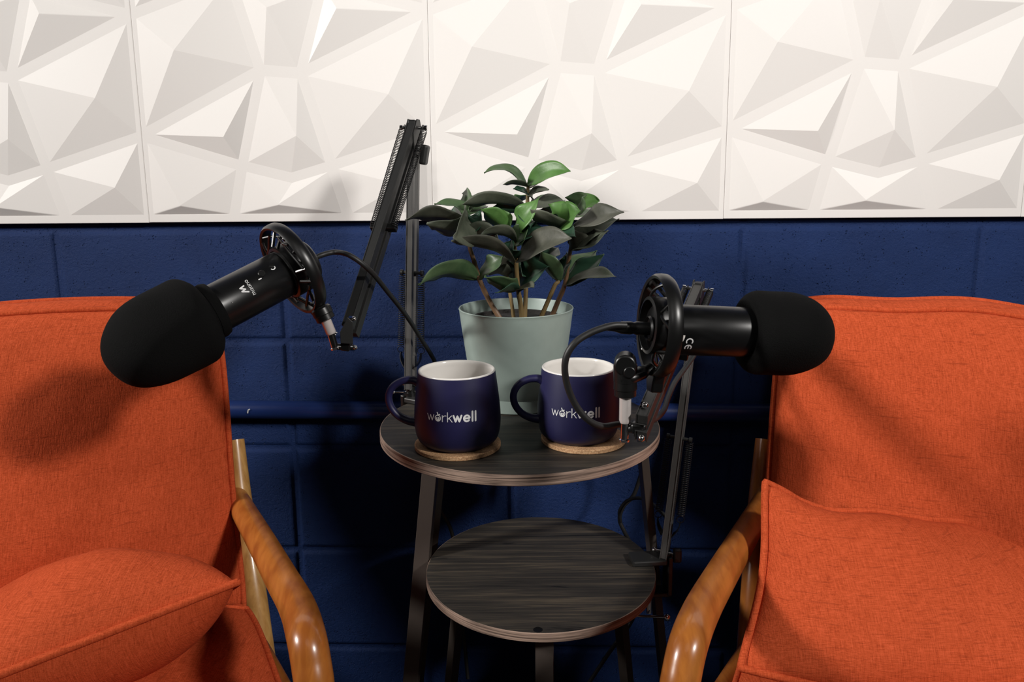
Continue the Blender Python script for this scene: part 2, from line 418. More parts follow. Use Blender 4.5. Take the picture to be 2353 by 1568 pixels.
# letters on an x-height of 1; returns strokes and advance
def letter(ch):
    if ch == 'w': return [[(0, 1), (.33, .05), (.62, .95), (.92, .05), (1.25, 1)]], 1.45
    if ch == 'o': return [arc(.5, .5, .47, .47, 0, 360, 24)], 1.22
    if ch == 'r': return [[(0.05, .98), (.05, 0)], arc(.55, .42, .5, .55, 178, 75, 8)], .85
    if ch == 'k': return [[(.05, 1.5), (.05, 0)], [(.72, 1), (.1, .45)], [(.3, .62), (.78, 0)]], .98
    if ch == 'e': return [[(.04, .52), (.94, .52)]+arc(.5, .5, .45, .47, 4, 318, 20)], 1.18
    if ch == 'l': return [[(.1, 1.5), (.1, 0)]], .42
    if ch == 'm': return [[(0, 0), (0, 1)], arc(.32, .62, .32, .36, 180, 0, 8)+[(.64, 0)], arc(.96, .62, .32, .36, 180, 0, 8)+[(1.28, 0)]], 1.6
    if ch == 'a': return [arc(.45, .48, .42, .45, 0, 360, 20), [(.88, .95), (.88, 0)]], 1.2
    if ch == 'n': return [[(0, 0), (0, 1)], arc(.4, .6, .4, .38, 180, 0, 10)+[(.8, 0)]], 1.1
    if ch == 'C': return [arc(.6, .7, .6, .7, 60, 300, 20)], 1.35
    if ch == 'E': return [arc(.6, .7, .6, .7, 60, 300, 20), [(.05, .7), (.85, .7)]], 1.3
def word(txt, x0, weight, size):
    out = []; x = x0
    for c in txt:
        st, adv = letter(c)
        for s in st: out.append(dict(p=[((x+px)*1.0, py) for px, py in s], w=weight))
        x += adv*(1.0 if weight < .2 else 1.05)+(weight-.12)*.5
    return out, x
def sub_strokes(strokes, s):              # scale strokes
    return [dict(p=[(x*s, y*s) for x, y in st['p']], w=st['w']*s) for st in strokes]

def make_mug(px_rim_c, rim_r, base_y, face_ang, label, handle_ang, text_c):
    # axis from the rim centre; rests on a coaster
    c = V((px_rim_c[0], px_rim_c[1], 0)); z0 = ZT+.0062; ztop = px_rim_c[2]; h = ztop-z0; k = rim_r/.05
    t = empty('mug', (c.x, c.y, z0), label, 'mug', 'navy mugs standing on cork coasters')
    prof = [(1e-5, .0005), (.0425, 0), (.0460, .0010), (.0522, .0070), (.0556, .0180), (.0569, .0320), (.0563, .0480), (.0548, .0640), (.0528, .0810), (.0510, .0945), (.0504, .0985)]
    P = [(r*k, z/.1*h) for r, z in prof]
    T = Matrix.Translation((c.x, c.y, z0))
    # smooth the profile
    pp = [V((r, z)) for r, z in P[2:]]; sp = []
    for i in range(len(pp)-1):
        a, b2, c2, d2 = pp[max(i-1, 0)], pp[i], pp[i+1], pp[min(i+2, len(pp)-1)]
        for j in range(6):
            u = j/6; q = .5*((2*b2)+(c2-a)*u+(2*a-5*b2+4*c2-d2)*u*u+(3*b2-a-3*c2+d2)*u**3); sp.append((q.x, q.y))
    sp.append(tuple(pp[-1])); outer = P[:2]+sp
    mb = MB(); mb.lathe(outer, T, 96); body = obj('body', mb, M['mug_blue'], t, smooth=60)
    rr = outer[-1][0]; zz = outer[-1][1]; th = .0038*k
    inner = [(rr, zz), (rr-.0002, zz+.0012), (rr-th*.4, zz+.0019), (rr-th*.85, zz+.0010), (rr-th, zz-.002)]
    inner += [(r-th, z) for r, z in reversed(sp) if zz-.004 > z > .012]+[(.035*k, .0065), (1e-5, .006)]
    mb = MB(); mb.lathe(inner, T, 96); o = obj('inner_glaze', mb, M['mug_inside'], t, smooth=60); o['label'] = 'cream glazed inside and rim'
    # handle
    a = R(handle_ang); d = V((math.cos(a), math.sin(a), 0)); pts = []
    hp = [(.0490, .0815), (.058, .0850), (.071, .0840), (.0840, .0765), (.0905, .0635), (.0885, .0490), (.0795, .0365), (.0670, .0295), (.0545, .0270)]
    pts = smooth_path([V((c.x, c.y, z0))+d*(r*k)+V((0, 0, z/.1*h)) for r, z in hp], 6)
    L = len(pts); rs = [(.0048+.0018*abs(2*i/(L-1)-1)**3)*k for i in range(L)]
    mb = MB(); mb.tube(pts, rs, 16, up=d.cross(V((0, 0, 1))), flat=1.15); obj('handle', mb, M['mug_blue'], t)
    # printed word, wrapped round the body
    def rad(z):
        z = max(0, z)
        for i in range(len(sp)-1):
            if sp[i][1] <= z <= sp[i+1][1]: 
                u = (z-sp[i][1])/(sp[i+1][1]-sp[i][1]+1e-9); return sp[i][0]+(sp[i+1][0]-sp[i][0])*u
        return sp[-1][0]
    st, x = word('work', 0, .13, 1); st2, x2 = word('well', x+.02, .30, 1)
    allst = st+st2
    # the small fruit mark in the o
    ox = 1.45+.47+.01
    allst += [dict(p=arc(ox+.03, .42, .20, .22, 150, 400, 12), w=.24), dict(p=[(ox+.05, 1.0), (ox-.02, 1.3), (ox-.08, 1.42)], w=.17),
              dict(p=[(ox+.12, 1.03), (ox+.34, 1.12)], w=.20)]
    width = x2-.2; S = text_c[3]/width
    a0 = R(text_c[0]); zc = text_c[1]
    def fn(u, v):
        z = zc+v*S; r = rad(z); ang = a0+(u*S-text_c[3]/2)/r; r += .0003
        return V((c.x+r*math.cos(ang), c.y+r*math.sin(ang), z0+z))
    mb = MB(); strokes_to(mb, allst, .13, fn); o = obj('printed_word', mb, M['print_white'], body, smooth=0); o['label'] = 'white printed word workwell'
    return t
kL, kR = 1.108, 1.072
cL = V((-.0657*kL, .8851*kL, H-.2288*kL)); cR = V((.0817*kR, .9331*kR, H-.2388*kR))
for c, px, lb in ((cL, 0, 'thin round cork coaster under the left mug'), (cR, 1, 'thin round cork coaster under the right mug, half hidden by a microphone')):
    cc = (c.x-.0005 if px == 0 else c.x+.007, c.y-.001, ZT)
    mb = MB(); r = .0568
    mb.lathe([(1e-5, 0), (r-.001, 0), (r, .001), (r, .005), (r-.001, .006), (1e-5, .006)], Matrix.Translation(cc), 96)
    tag(obj('coaster', mb, M['cork'], origin=cc), lb, 'coaster', 'cork coasters on the table')
make_mug(cL, .045*kL, 0, 0, 'navy blue mug with cream inside, the left one, its word fully readable', 178, (-94.0, .0452, 0, .0655))
make_mug(cR, .045*kR, 0, 0, 'navy blue mug with cream inside, the right one, cable crossing its word', 187, (-98.5, .0420, 0, .0655))

# ------------------------------------------------------------------ plant
kp = 1.10; pc = V((.0056*kp, 1.066*kp, 0)); zr = H-.1874*kp; pr = .08*kp
plant = empty('potted_plant', (pc.x, pc.y, ZT), 'leafy green plant in a matte sage green pot behind the mugs', 'potted plant')
hh_ = zr-ZT
prof = [(1e-5, ZT+.0003), (.058, ZT+.0003), (.062, ZT+.002), (.0625, ZT+.022), (.0640, ZT+.0222), (.071, ZT+hh_*.5), (.0795, ZT+hh_*.8), (.0862, zr-.006), (.0866, zr-.001), (.0878, zr), (.0866, zr+.0008),
        (.0848, zr), (.0838, zr-.004), (.080, zr-.03), (.077, zr-.05)]
prof = [(1e-5, ZT+.0003), (.064, ZT+.0003), (.0665, ZT+.002), (.0680, ZT+.022), (.0686, ZT+.0224), (.0775, ZT+hh_*.5), (.0838, ZT+hh_*.8), (.0868, zr-.006), (.0872, zr-.002), (.0880, zr-.0005), (.0874, zr+.0006),
        (.0858, zr+.0004), (.0846, zr-.004), (.081, zr-.03), (.077, zr-.05)]
mb = MB(); mb.lathe(prof, Matrix.Translation(pc), 96); pot = obj('pot', mb, M['pot_green'], plant, smooth=50)
mb = MB(); zi = zr-.016
mb.lathe([(1e-5, zi-.004), (.062, zi-.004), (.064, zi+.001), (.068, zi+.0015), (.069, zi-.03)], Matrix.Translation(pc), 64)
obj('soil', mb, M['soil'], plant, smooth=60)
PX0, PY0, PS = 900, 360, 3.919
def pp(x, y, Y): return at(PX0+x/PS, PY0+y/PS, Y)
stems = {}
YB = pc.y
def stem(key, pts, r, mat='stem'):
    P = smooth_path([pp(*q) for q in pts], 6); n = len(P)
    rs = [r*(1.15-.4*i/(n-1))*(1+.10*(1 if i % 9 == 0 else 0)) for i in range(n)]
    mb = MB(); mb.tube(P, rs, 10); stems[key] = obj('stem', mb, M[mat], plant)
stem('A', [(985, 1475, YB-.02), (885, 1310, YB-.02), (795, 1120, YB-.03), (745, 950, YB-.04), (705, 825, YB-.045), (690, 700, YB-.05), (670, 560, YB-.05)], .0035, 'stem_red')
stem('B', [(1102, 1470, YB+.02), (1080, 1320, YB+.02), (1060, 1200, YB+.02), (1045, 1080, YB+.015), (1040, 900, YB+.01)], .0028)
stem('C', [(1175, 1475, YB-.015), (1160, 1330, YB-.02), (1138, 1190, YB-.03), (1120, 950, YB-.04), (1105, 780, YB-.045), (1100, 640, YB-.04)], .0036)
stem('D', [(1197, 1475, YB), (1205, 1300, YB), (1212, 1100, YB), (1222, 800, YB), (1222, 500, YB), (1224, 340, YB), (1230, 255, YB)], .0033)
stem('E', [(1335, 1470, YB-.01), (1400, 1320, YB-.015), (1470, 1160, YB-.02), (1500, 1120, YB-.02), (1450, 1040, YB-.02), (1440, 900, YB-.015)], .0033)
stem('F', [(1430, 1470, YB+.01), (1500, 1300, YB+.005), (1560, 1150, YB), (1590, 960, YB-.01), (1612, 830, YB-.02), (1640, 660, YB-.02)], .0036, 'stem_red')
def leaf(sk, base, mid, tip, W, app, mat, side=1, fold=.10, curl=0.0, ripple=.0):
    """base, mid, tip = (x, y, depth); W = true width, app = how wide it shows (both metres)"""
    b0, m0, t0 = pp(*base), pp(*mid), pp(*tip); c = m0*2-(b0+t0)*.5
    nl, nw = 22, 8; rows = []
    rollx = math.acos(max(-1, min(1, app/W)))*side; ph = random.random()*6.28
    for i in range(nl+1):
        t = i/nl; P = b0*(1-t)**2+c*2*t*(1-t)+t0*t*t
        T = (c-b0)*2*(1-t)+(t0-c)*2*t; T.normalize()
        view = (P-CAM).normalized(); a = T.cross(view)
        a = a.normalized() if a.length > .05 else T.cross(V((0, 0, 1))).normalized()
        d = a.cross(T).normalized()
        tw = rollx+curl*(t-.5)
        s = a*math.cos(tw)+d*math.sin(tw); n = s.cross(T).normalized()
        if n.z < 0: n = -n
        w = W*(max(0, math.sin(PI*min(1, t**.86)))**(.66+.42*t*t))*(1-.25*(1-t)**3)
        w = max(w, .0028 if t < .1 else .0006)
        row = []
        for j in range(nw+1):
            q = j/nw*2-1
            rp = ripple*math.sin(ph+t*11+q*2.2)*abs(q)*W
            row.append(P+s*(w*q/2)+n*(fold*w*(abs(q)**1.15)-(.004*(1-abs(q))**6*0)+rp))
        rows.append(row)
    mb = MB(); mb.grid(rows)
    return obj('leaf', mb, M[mat], stems[sk], smooth=80, solid=.0007)
Y = YB
G, MI, DK, GY, BR = 'leaf_green', 'leaf_mid', 'leaf_dark', 'leaf_grey', 'leaf_brown'
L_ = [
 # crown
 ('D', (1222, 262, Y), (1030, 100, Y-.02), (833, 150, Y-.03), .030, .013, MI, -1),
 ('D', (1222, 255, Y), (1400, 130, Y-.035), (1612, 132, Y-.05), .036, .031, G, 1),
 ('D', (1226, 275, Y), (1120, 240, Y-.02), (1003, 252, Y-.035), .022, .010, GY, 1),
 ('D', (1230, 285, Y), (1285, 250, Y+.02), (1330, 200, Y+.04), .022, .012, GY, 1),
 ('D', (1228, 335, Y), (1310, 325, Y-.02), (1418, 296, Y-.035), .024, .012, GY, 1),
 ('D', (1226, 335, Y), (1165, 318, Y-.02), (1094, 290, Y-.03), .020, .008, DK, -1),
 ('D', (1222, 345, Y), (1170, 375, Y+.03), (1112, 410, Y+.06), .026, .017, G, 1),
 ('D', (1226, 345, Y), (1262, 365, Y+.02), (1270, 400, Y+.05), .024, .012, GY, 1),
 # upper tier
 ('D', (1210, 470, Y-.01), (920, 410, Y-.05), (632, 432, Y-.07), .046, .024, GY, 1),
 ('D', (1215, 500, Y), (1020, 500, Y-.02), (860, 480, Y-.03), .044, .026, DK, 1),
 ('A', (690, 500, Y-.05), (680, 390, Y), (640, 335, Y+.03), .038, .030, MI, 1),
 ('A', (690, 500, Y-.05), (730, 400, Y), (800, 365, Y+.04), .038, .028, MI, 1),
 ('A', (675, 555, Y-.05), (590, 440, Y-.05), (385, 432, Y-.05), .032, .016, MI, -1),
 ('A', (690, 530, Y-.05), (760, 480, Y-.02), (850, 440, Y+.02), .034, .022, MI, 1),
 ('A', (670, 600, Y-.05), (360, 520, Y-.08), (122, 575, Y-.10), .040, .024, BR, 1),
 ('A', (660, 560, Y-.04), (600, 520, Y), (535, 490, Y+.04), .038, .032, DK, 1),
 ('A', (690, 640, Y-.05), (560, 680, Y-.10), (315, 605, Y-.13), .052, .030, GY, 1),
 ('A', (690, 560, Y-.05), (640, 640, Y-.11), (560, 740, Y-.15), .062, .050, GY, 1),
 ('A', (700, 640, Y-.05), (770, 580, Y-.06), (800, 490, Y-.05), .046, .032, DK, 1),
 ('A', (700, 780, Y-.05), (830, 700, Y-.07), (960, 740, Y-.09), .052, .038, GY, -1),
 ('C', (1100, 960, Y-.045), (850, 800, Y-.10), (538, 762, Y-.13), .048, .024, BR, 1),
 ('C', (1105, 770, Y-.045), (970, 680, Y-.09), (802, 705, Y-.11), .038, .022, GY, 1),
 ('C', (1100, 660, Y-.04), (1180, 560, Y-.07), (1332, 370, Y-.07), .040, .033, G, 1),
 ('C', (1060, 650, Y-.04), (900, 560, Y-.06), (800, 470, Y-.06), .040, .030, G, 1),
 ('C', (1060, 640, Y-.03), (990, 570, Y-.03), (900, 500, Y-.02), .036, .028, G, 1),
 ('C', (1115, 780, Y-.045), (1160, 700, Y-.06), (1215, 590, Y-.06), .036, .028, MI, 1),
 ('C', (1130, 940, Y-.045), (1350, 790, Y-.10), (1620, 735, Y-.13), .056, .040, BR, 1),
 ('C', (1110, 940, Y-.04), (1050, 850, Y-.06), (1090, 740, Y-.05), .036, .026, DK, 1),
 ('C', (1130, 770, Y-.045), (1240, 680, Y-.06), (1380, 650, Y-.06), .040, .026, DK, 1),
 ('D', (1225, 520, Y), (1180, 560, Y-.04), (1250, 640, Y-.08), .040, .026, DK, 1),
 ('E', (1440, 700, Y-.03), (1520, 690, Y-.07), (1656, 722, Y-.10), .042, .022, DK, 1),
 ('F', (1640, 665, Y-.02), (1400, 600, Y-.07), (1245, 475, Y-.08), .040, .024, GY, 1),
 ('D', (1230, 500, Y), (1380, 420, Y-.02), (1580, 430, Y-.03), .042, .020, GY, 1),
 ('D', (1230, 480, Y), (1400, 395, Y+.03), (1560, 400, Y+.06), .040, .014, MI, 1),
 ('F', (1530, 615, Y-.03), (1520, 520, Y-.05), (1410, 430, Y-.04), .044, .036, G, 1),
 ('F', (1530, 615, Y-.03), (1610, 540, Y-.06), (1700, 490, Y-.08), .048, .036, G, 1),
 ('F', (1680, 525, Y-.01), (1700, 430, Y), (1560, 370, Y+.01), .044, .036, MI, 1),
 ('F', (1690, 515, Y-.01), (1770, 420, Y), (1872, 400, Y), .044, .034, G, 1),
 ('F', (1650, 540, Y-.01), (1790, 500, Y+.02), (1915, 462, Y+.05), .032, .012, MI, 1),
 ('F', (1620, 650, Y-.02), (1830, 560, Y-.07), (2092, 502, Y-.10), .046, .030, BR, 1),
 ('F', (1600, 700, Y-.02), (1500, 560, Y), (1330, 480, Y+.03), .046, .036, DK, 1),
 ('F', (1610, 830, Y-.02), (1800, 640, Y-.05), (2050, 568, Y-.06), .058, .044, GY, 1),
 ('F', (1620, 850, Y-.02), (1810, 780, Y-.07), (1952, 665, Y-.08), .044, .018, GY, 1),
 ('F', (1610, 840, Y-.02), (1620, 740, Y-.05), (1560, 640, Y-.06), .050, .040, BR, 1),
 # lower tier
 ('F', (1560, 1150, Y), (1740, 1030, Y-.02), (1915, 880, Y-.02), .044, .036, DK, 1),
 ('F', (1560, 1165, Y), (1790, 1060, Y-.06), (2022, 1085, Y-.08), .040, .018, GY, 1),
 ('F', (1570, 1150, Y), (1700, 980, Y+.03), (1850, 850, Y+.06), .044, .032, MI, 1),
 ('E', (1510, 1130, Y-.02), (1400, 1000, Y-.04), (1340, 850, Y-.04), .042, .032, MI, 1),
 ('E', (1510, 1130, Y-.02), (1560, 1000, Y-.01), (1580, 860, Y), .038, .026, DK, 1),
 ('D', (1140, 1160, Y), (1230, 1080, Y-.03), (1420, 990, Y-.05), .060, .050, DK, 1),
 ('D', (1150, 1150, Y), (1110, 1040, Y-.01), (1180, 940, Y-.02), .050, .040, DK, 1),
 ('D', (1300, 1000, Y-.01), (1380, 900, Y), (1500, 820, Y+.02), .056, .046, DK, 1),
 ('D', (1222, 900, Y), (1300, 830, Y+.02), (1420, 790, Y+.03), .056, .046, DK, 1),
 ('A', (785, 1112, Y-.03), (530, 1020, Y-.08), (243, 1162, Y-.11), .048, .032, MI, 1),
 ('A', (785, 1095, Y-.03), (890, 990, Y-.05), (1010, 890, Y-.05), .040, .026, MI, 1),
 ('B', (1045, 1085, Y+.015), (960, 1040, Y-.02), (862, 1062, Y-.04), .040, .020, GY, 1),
 ('B', (1045, 1080, Y+.015), (1010, 1000, Y), (925, 960, Y), .050, .040, BR, 1),
 ('B', (1050, 1080, Y+.015), (1060, 960, Y), (1080, 880, Y), .044, .036, DK, 1),
 ('C', (1140, 1200, Y-.03), (1000, 1170, Y-.07), (835, 1080, Y-.09), .044, .026, MI, 1),
 ('C', (1130, 1205, Y-.03), (1040, 1210, Y-.07), (960, 1222, Y-.10), .036, .012, DK, 1),
 ('C', (1130, 1205, Y-.03), (1210, 1180, Y-.06), (1280, 1180, Y-.08), .028, .010, GY, 1),
]
for q in L_:
    md_ = tuple(a*.78+(b_+c_)*.11 for a, b_, c_ in zip(q[2], q[1], q[3]))
    leaf(q[0], q[1], md_, q[3], q[4]*.94, q[5]*.88, q[6], q[7], fold=.12+.14*random.random(), curl=random.uniform(-.8, .8), ripple=random.uniform(.025, .06))

# ------------------------------------------------------------------ boom arms
def spring(mb, a, b2, r, turns, wire):
    a = V(a); b2 = V(b2); d = b2-a; L = d.length; Mx = frame(d, None, a); n = int(turns*12); P = []
    for i in range(n+1):
        t = i/n; an = 2*PI*turns*t; P.append(Mx @ V((r*math.cos(an), r*math.sin(an), L*t)))
    mb.tube(P, wire, 5, up=None)
def ring3(mb, c, nrm, r, wire, n=20):
    Mx = frame(nrm, None, c); P = [Mx @ V((r*math.cos(2*PI*i/n), r*math.sin(2*PI*i/n), 0)) for i in range(n+1)]; mb.tube(P, wire, 6)
def pin(mb, c, s, half, r): mb.tube([V(c)-s*half, V(c)+s*half], r, 14)
def arm_bars(name, a, b2, s, parent, gap=.0105, w=.0105, t=.0085):
    a = V(a); b2 = V(b2); d = (b2-a).normalized(); n = s.cross(d).normalized(); out = []
    for g in (-1, 1):
        mb = MB(); Mx = frame(b2-a, s, a+n*gap*g); L = (b2-a).length
        # open channel: web and two flanges
        mb.box((0, t/2*g*1.0, L/2), (w, .0012, L), Mx)
        mb.box((w/2-.0006, 0, L/2), (.0012, t, L), Mx); mb.box((-w/2+.0006, 0, L/2), (.0012, t, L), Mx)
        mb.box((0, 0, L/2), (w-.002, t-.002, L*.995), Mx)
        out.append(obj(name, mb, M['arm_paint_lit' if name == 'lower_bar' else 'arm_paint'], parent, smooth=0, bevel=.0005))
    return n
def boom(label, base, elbow, wrist, group, knob_side=1, sp_low=(.46, .83), sp_up=(0.02, .52), low_n=(34, 60)):
    base, elbow, wrist = V(base), V(elbow), V(wrist)
    t = empty('boom_arm', base, label, 'microphone arm', group)
    dl = (elbow-base).normalized(); du = (wrist-elbow).normalized()
    s = dl.cross(du).normalized()
    if s.x < 0: s = -s
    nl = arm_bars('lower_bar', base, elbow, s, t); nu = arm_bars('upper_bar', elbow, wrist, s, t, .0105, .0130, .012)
    # elbow plates either side
    for g in (-1, 1):
        mb = MB(); c = elbow+s*g*.0075
        A = [elbow+nl*.014-dl*.012, elbow-nl*.014-dl*.012, elbow+du*.012-nu*.014, elbow+du*.012+nu*.014]
        ctr = sum(A, V((0, 0, 0)))/4+(dl-du)*.004
        Mx = frame(s, dl, ctr+s*g*.0070); poly = [(.020, -.006), (.020, .006), (-.002, .021), (-.030, .016), (-.034, -.004), (-.028, -.018), (-.002, -.021)]
        mb.prism(poly, -.0008, .0008, Mx); obj('elbow_plate', mb, M['arm_paint'], t, smooth=0, bevel=.0004)
    mb = MB(); mb.box((0, 0, 0), (.0125, .024, .010), frame(dl, s, elbow+dl*.010)); obj('elbow_cap', mb, M['black_plastic'], t, smooth=0, bevel=.002)
    # pins
    def pinset(c, half=.0215, mat='chrome'):
        mb = MB(); pin(mb, c, s, half, .0026)
        for g in (-1, 1): pin(mb, c+s*g*(half-.002), s, .0022, .0042)
        obj('pin', mb, M[mat], t)
    top_pin = elbow+dl*.004; pinset(top_pin)
    pinset(elbow-dl*.028+nl*0, .013); 
    Ll = (elbow-base).length; Lu = (wrist-elbow).length
    p_up = elbow+du*(sp_up[1]*Lu); p_lo = base+dl*(sp_low[0]*Ll+0); p_l1 = base+dl*((1-sp_low[1])*Ll)
    mb = MB(); mb.box((0, 0, 0), (.038, .010, .009), frame(du, s, p_up+nu*.002)); obj('spring_anchor', mb, M['black_plastic'], t, smooth=0, bevel=.001)
    pinset(base+dl*(sp_low[0]*Ll), .0185, 'arm_paint')
    for g in (-1, 1):
        mb = MB(); spring(mb, top_pin+s*g*.0175+du*.006, p_up+s*g*.0150, .0048, low_n[1], .00058); ring3(mb, top_pin+s*g*.0145, s, .0042, .0007)
        obj('spring', mb, M['spring_steel'], t, smooth=80)
        a = base+dl*(sp_low[0]*Ll-.004)+s*g*.0155; b2 = p_l1+s*g*.0165-nl*0
        mb = MB(); spring(mb, a, b2, .0052, low_n[0], .0007); e = (b2-a).normalized()
        ring3(mb, b2+e*.006, V((0, 1, .1)), .0055, .0006); ring3(mb, a-e*.003, s, .0035, .0006); obj('spring', mb, M['spring_steel'], t, smooth=80)
        # curved hook plate running from the spring to the foot of the arm
        c0 = b2+e*.010; c1 = base+dl*.035+s*g*.0075
        k = c1-c0; mb = MB(); pl = []
        for i in range(9):
            u = i/8; q = c0.lerp(c1, u)+s*g*(.003*math.sin(PI*u)); wd = .0025+.0075*u
            pl.append([q-nl*wd+s*.0006, q+nl*wd+s*.0006, q+nl*wd-s*.0006, q-nl*wd-s*.0006])
        mb.grid(pl, closed_u=True); mb.f.append((len(mb.v)-4, len(mb.v)-3, len(mb.v)-2, len(mb.v)-1))
        obj('hook_plate', mb, M['black_plastic'], t, smooth=60)
    # elbow wing knob
    kc = elbow-dl*.026+s*knob_side*.0165
    mb = MB(); mb.tube([kc-s*.008, kc+s*.004], .0045, 14); obj('knob_shaft', mb, M['chrome'], t)
    mb = MB(); mb.box((0, 0, 0), (.011, .016, .030), frame(dl+s*.15, s, kc+s*.001-dl*.010)); obj('elbow_knob', mb, M['arm_paint'], t, smooth=0, bevel=.0035, seg=3)
    mb = MB(); pin(mb, base+dl*.006, s, .016, .0022); 
    for g in (-1, 1): mb.sphere(base+dl*.006+s*g*.0165, .0035, 8)
    obj('foot_pin', mb, M['chrome'], t)
    return t, s, dl, du, nl, nu

def clamp(t, base, zs, th, inward, screw_px=None):
    """table clamp: plate on the board, C bracket outside the rim, screw beneath"""
    ix = V(inward).normalized(); sd = V((0, 0, 1)).cross(ix)
    Mx = frame(V((0, 0, 1)), ix, V((base.x, base.y, 0)))
    mb = MB(); mb.box((.026, 0, zs+.0045), (.052, .034, .0085), Mx)
    obj('clamp_top', mb, M['arm_paint'], t, smooth=0, bevel=.002)
    mb = MB(); mb.box((-.0055, 0, zs-.020), (.007, .030, .062), Mx); mb.box((.014, 0, zs-.050), (.046, .026, .007), Mx)
    obj('clamp_jaw', mb, M['black_plastic'], t, smooth=0, bevel=.0015)
    mb = MB(); mb.tube([Mx @ V((.022, 0, zs-th-.004)), Mx @ V((.022, 0, zs-.085))], .0042, 14); mb.tube([Mx @ V((.022, 0, zs-th)), Mx @ V((.022, 0, zs-th-.004))], .010, 18)
    obj('clamp_screw', mb, M['chrome'], t)
    mb = MB(); mb.tube([Mx @ V((0, 0, zs+.004)), Mx @ V((0, 0, zs+.014))], .011, 20); mb.tube([Mx @ V((0, 0, zs+.014)), V(base)+V((0, 0, .004))], .008, 16)
    obj('post', mb, M['black_plastic'], t)
    return Mx

# left arm: on the back-left rim of the taller table
bL = at(943, 893, 1.190); eL = at(951, 300, 1.205)
wL = at(805, 762, .975)
left_arm, sL, dlL, duL, nlL, nuL = boom('tall black boom arm standing at the back left of the taller table',
                    bL, eL, wL, 'boom arms for the microphones')
inw = (TC-V((bL.x, bL.y, 0))); MxL = clamp(left_arm, bL, ZT, .0148, inw)
mb = MB(); c = V((bL.x, bL.y, bL.z-.006)); mb.tube([c-V((.027, 0, 0)), c+V((.02, 0, 0))], .0018, 10); mb.sphere(c-V((.027, 0, 0)), .0034, 8); obj('clamp_handle', mb, M['chrome'], left_arm)
# right arm: on the right rim of the lower table
bR = at(1527, 1278, 1.090); eR = at(1603, 672, 1.10)
wR = at(1473, 985, .775)
right_arm, sR, dlR, duR, nlR, nuR = boom('low black boom arm clamped to the right rim of the lower table',
                    bR, eR, wR, 'boom arms for the microphones')
MxR = clamp(right_arm, V((bR.x, bR.y, bR.z)), ZS, .0132, SC-V((bR.x, bR.y, 0)))
a_ = at(1468, 1416, 1.085); b_ = at(1533, 1419, 1.065)
mb = MB(); mb.tube([a_-(b_-a_)*.5, b_], .0021, 12); mb.sphere(b_, .0052, 10); obj('clamp_handle', mb, M['chrome'], right_arm)
kc = at(1556, 1277, 1.085)
mb = MB(); mb.tube([at(1536, 1278, 1.09), kc], .0035, 12); obj('knob_shaft', mb, M['chrome'], right_arm)
mb = MB(); mb.box((0, 0, 0), (.013, .010, .022), frame(V((0, 0, 1)), V((1, 0, 0)), kc)); obj('base_knob', mb, M['arm_paint'], right_arm, smooth=0, bevel=.003)

# ------------------------------------------------------------------ microphones in their shock mounts
def shock_mount(parent, c, ax, r, stem_dir, depth=.0135):
    """ring centred at c, axis ax, with web, inner cage and stem"""
    Mx = frame(ax, stem_dir, c)
    mb = MB(); w = depth/2; o_ = r
    mb.lathe([(o_-.0050, -w), (o_-.0022, -w-.0012), (o_, -w+.002), (o_+.0004, 0), (o_, w-.002), (o_-.0022, w+.0012), (o_-.0050, w), (o_-.0056, 0)], Mx, 80, closed=True)
    ring = obj('shock_mount', mb, M['black_plastic'], parent, smooth=50); ring['label'] = 'black ring cradle holding the microphone'
    mb = MB(); ri = r*.555
    mb.lathe([(ri-.0035, -.013), (ri, -.012), (ri, .012), (ri-.0035, .013), (ri-.004, 0)], Mx, 56, closed=True)
    mb2 = MB()
    for k in range(4):
        a0 = k*PI/2+.3
        for sg in (-1, 1):
            P = []
            for i in range(9):
                u = i/8; an = a0+sg*(.10+u*.62); rr = (r-.008)*(1-u)+(ri-.001)*u
                P.append(Mx @ V((rr*math.cos(an), rr*math.sin(an), sg*.005*math.sin(PI*u)+.010*(1-2*u)*.7)))
            mb2.tube(P, .00165, 8)
        P = [Mx @ V(((r-.012-.008*math.sin(PI*i/10))*math.cos(a0-.55+i*.11), (r-.012-.008*math.sin(PI*i/10))*math.sin(a0-.55+i*.11), .006)) for i in range(11)]
        mb2.tube(P, .0017, 8)
        for an in (a0-.6, a0+.6):
            mb2.tube([Mx @ V(((r-.006)*math.cos(an), (r-.006)*math.sin(an), -.004)), Mx @ V(((ri+.001)*math.cos(an), (ri+.001)*math.sin(an), .010))], .0022, 8)
    obj('inner_ring', mb, M['black_plastic'], ring, smooth=50); obj('elastic_web', mb2, M['black_plastic'], ring)
    # solid shoulder where the stem joins the ring
    mb = MB(); Ms = frame(ax, stem_dir, c)
    mb.prism([(r-.004, -.016), (r+.006, -.011), (r+.016, -.0085), (r+.016, .0085), (r+.006, .011), (r-.004, .016)], -.0065, .0065, Ms)
    obj('mount_neck', mb, M['black_plastic'], ring, smooth=0, bevel=.002, seg=3)
    return ring, Mx

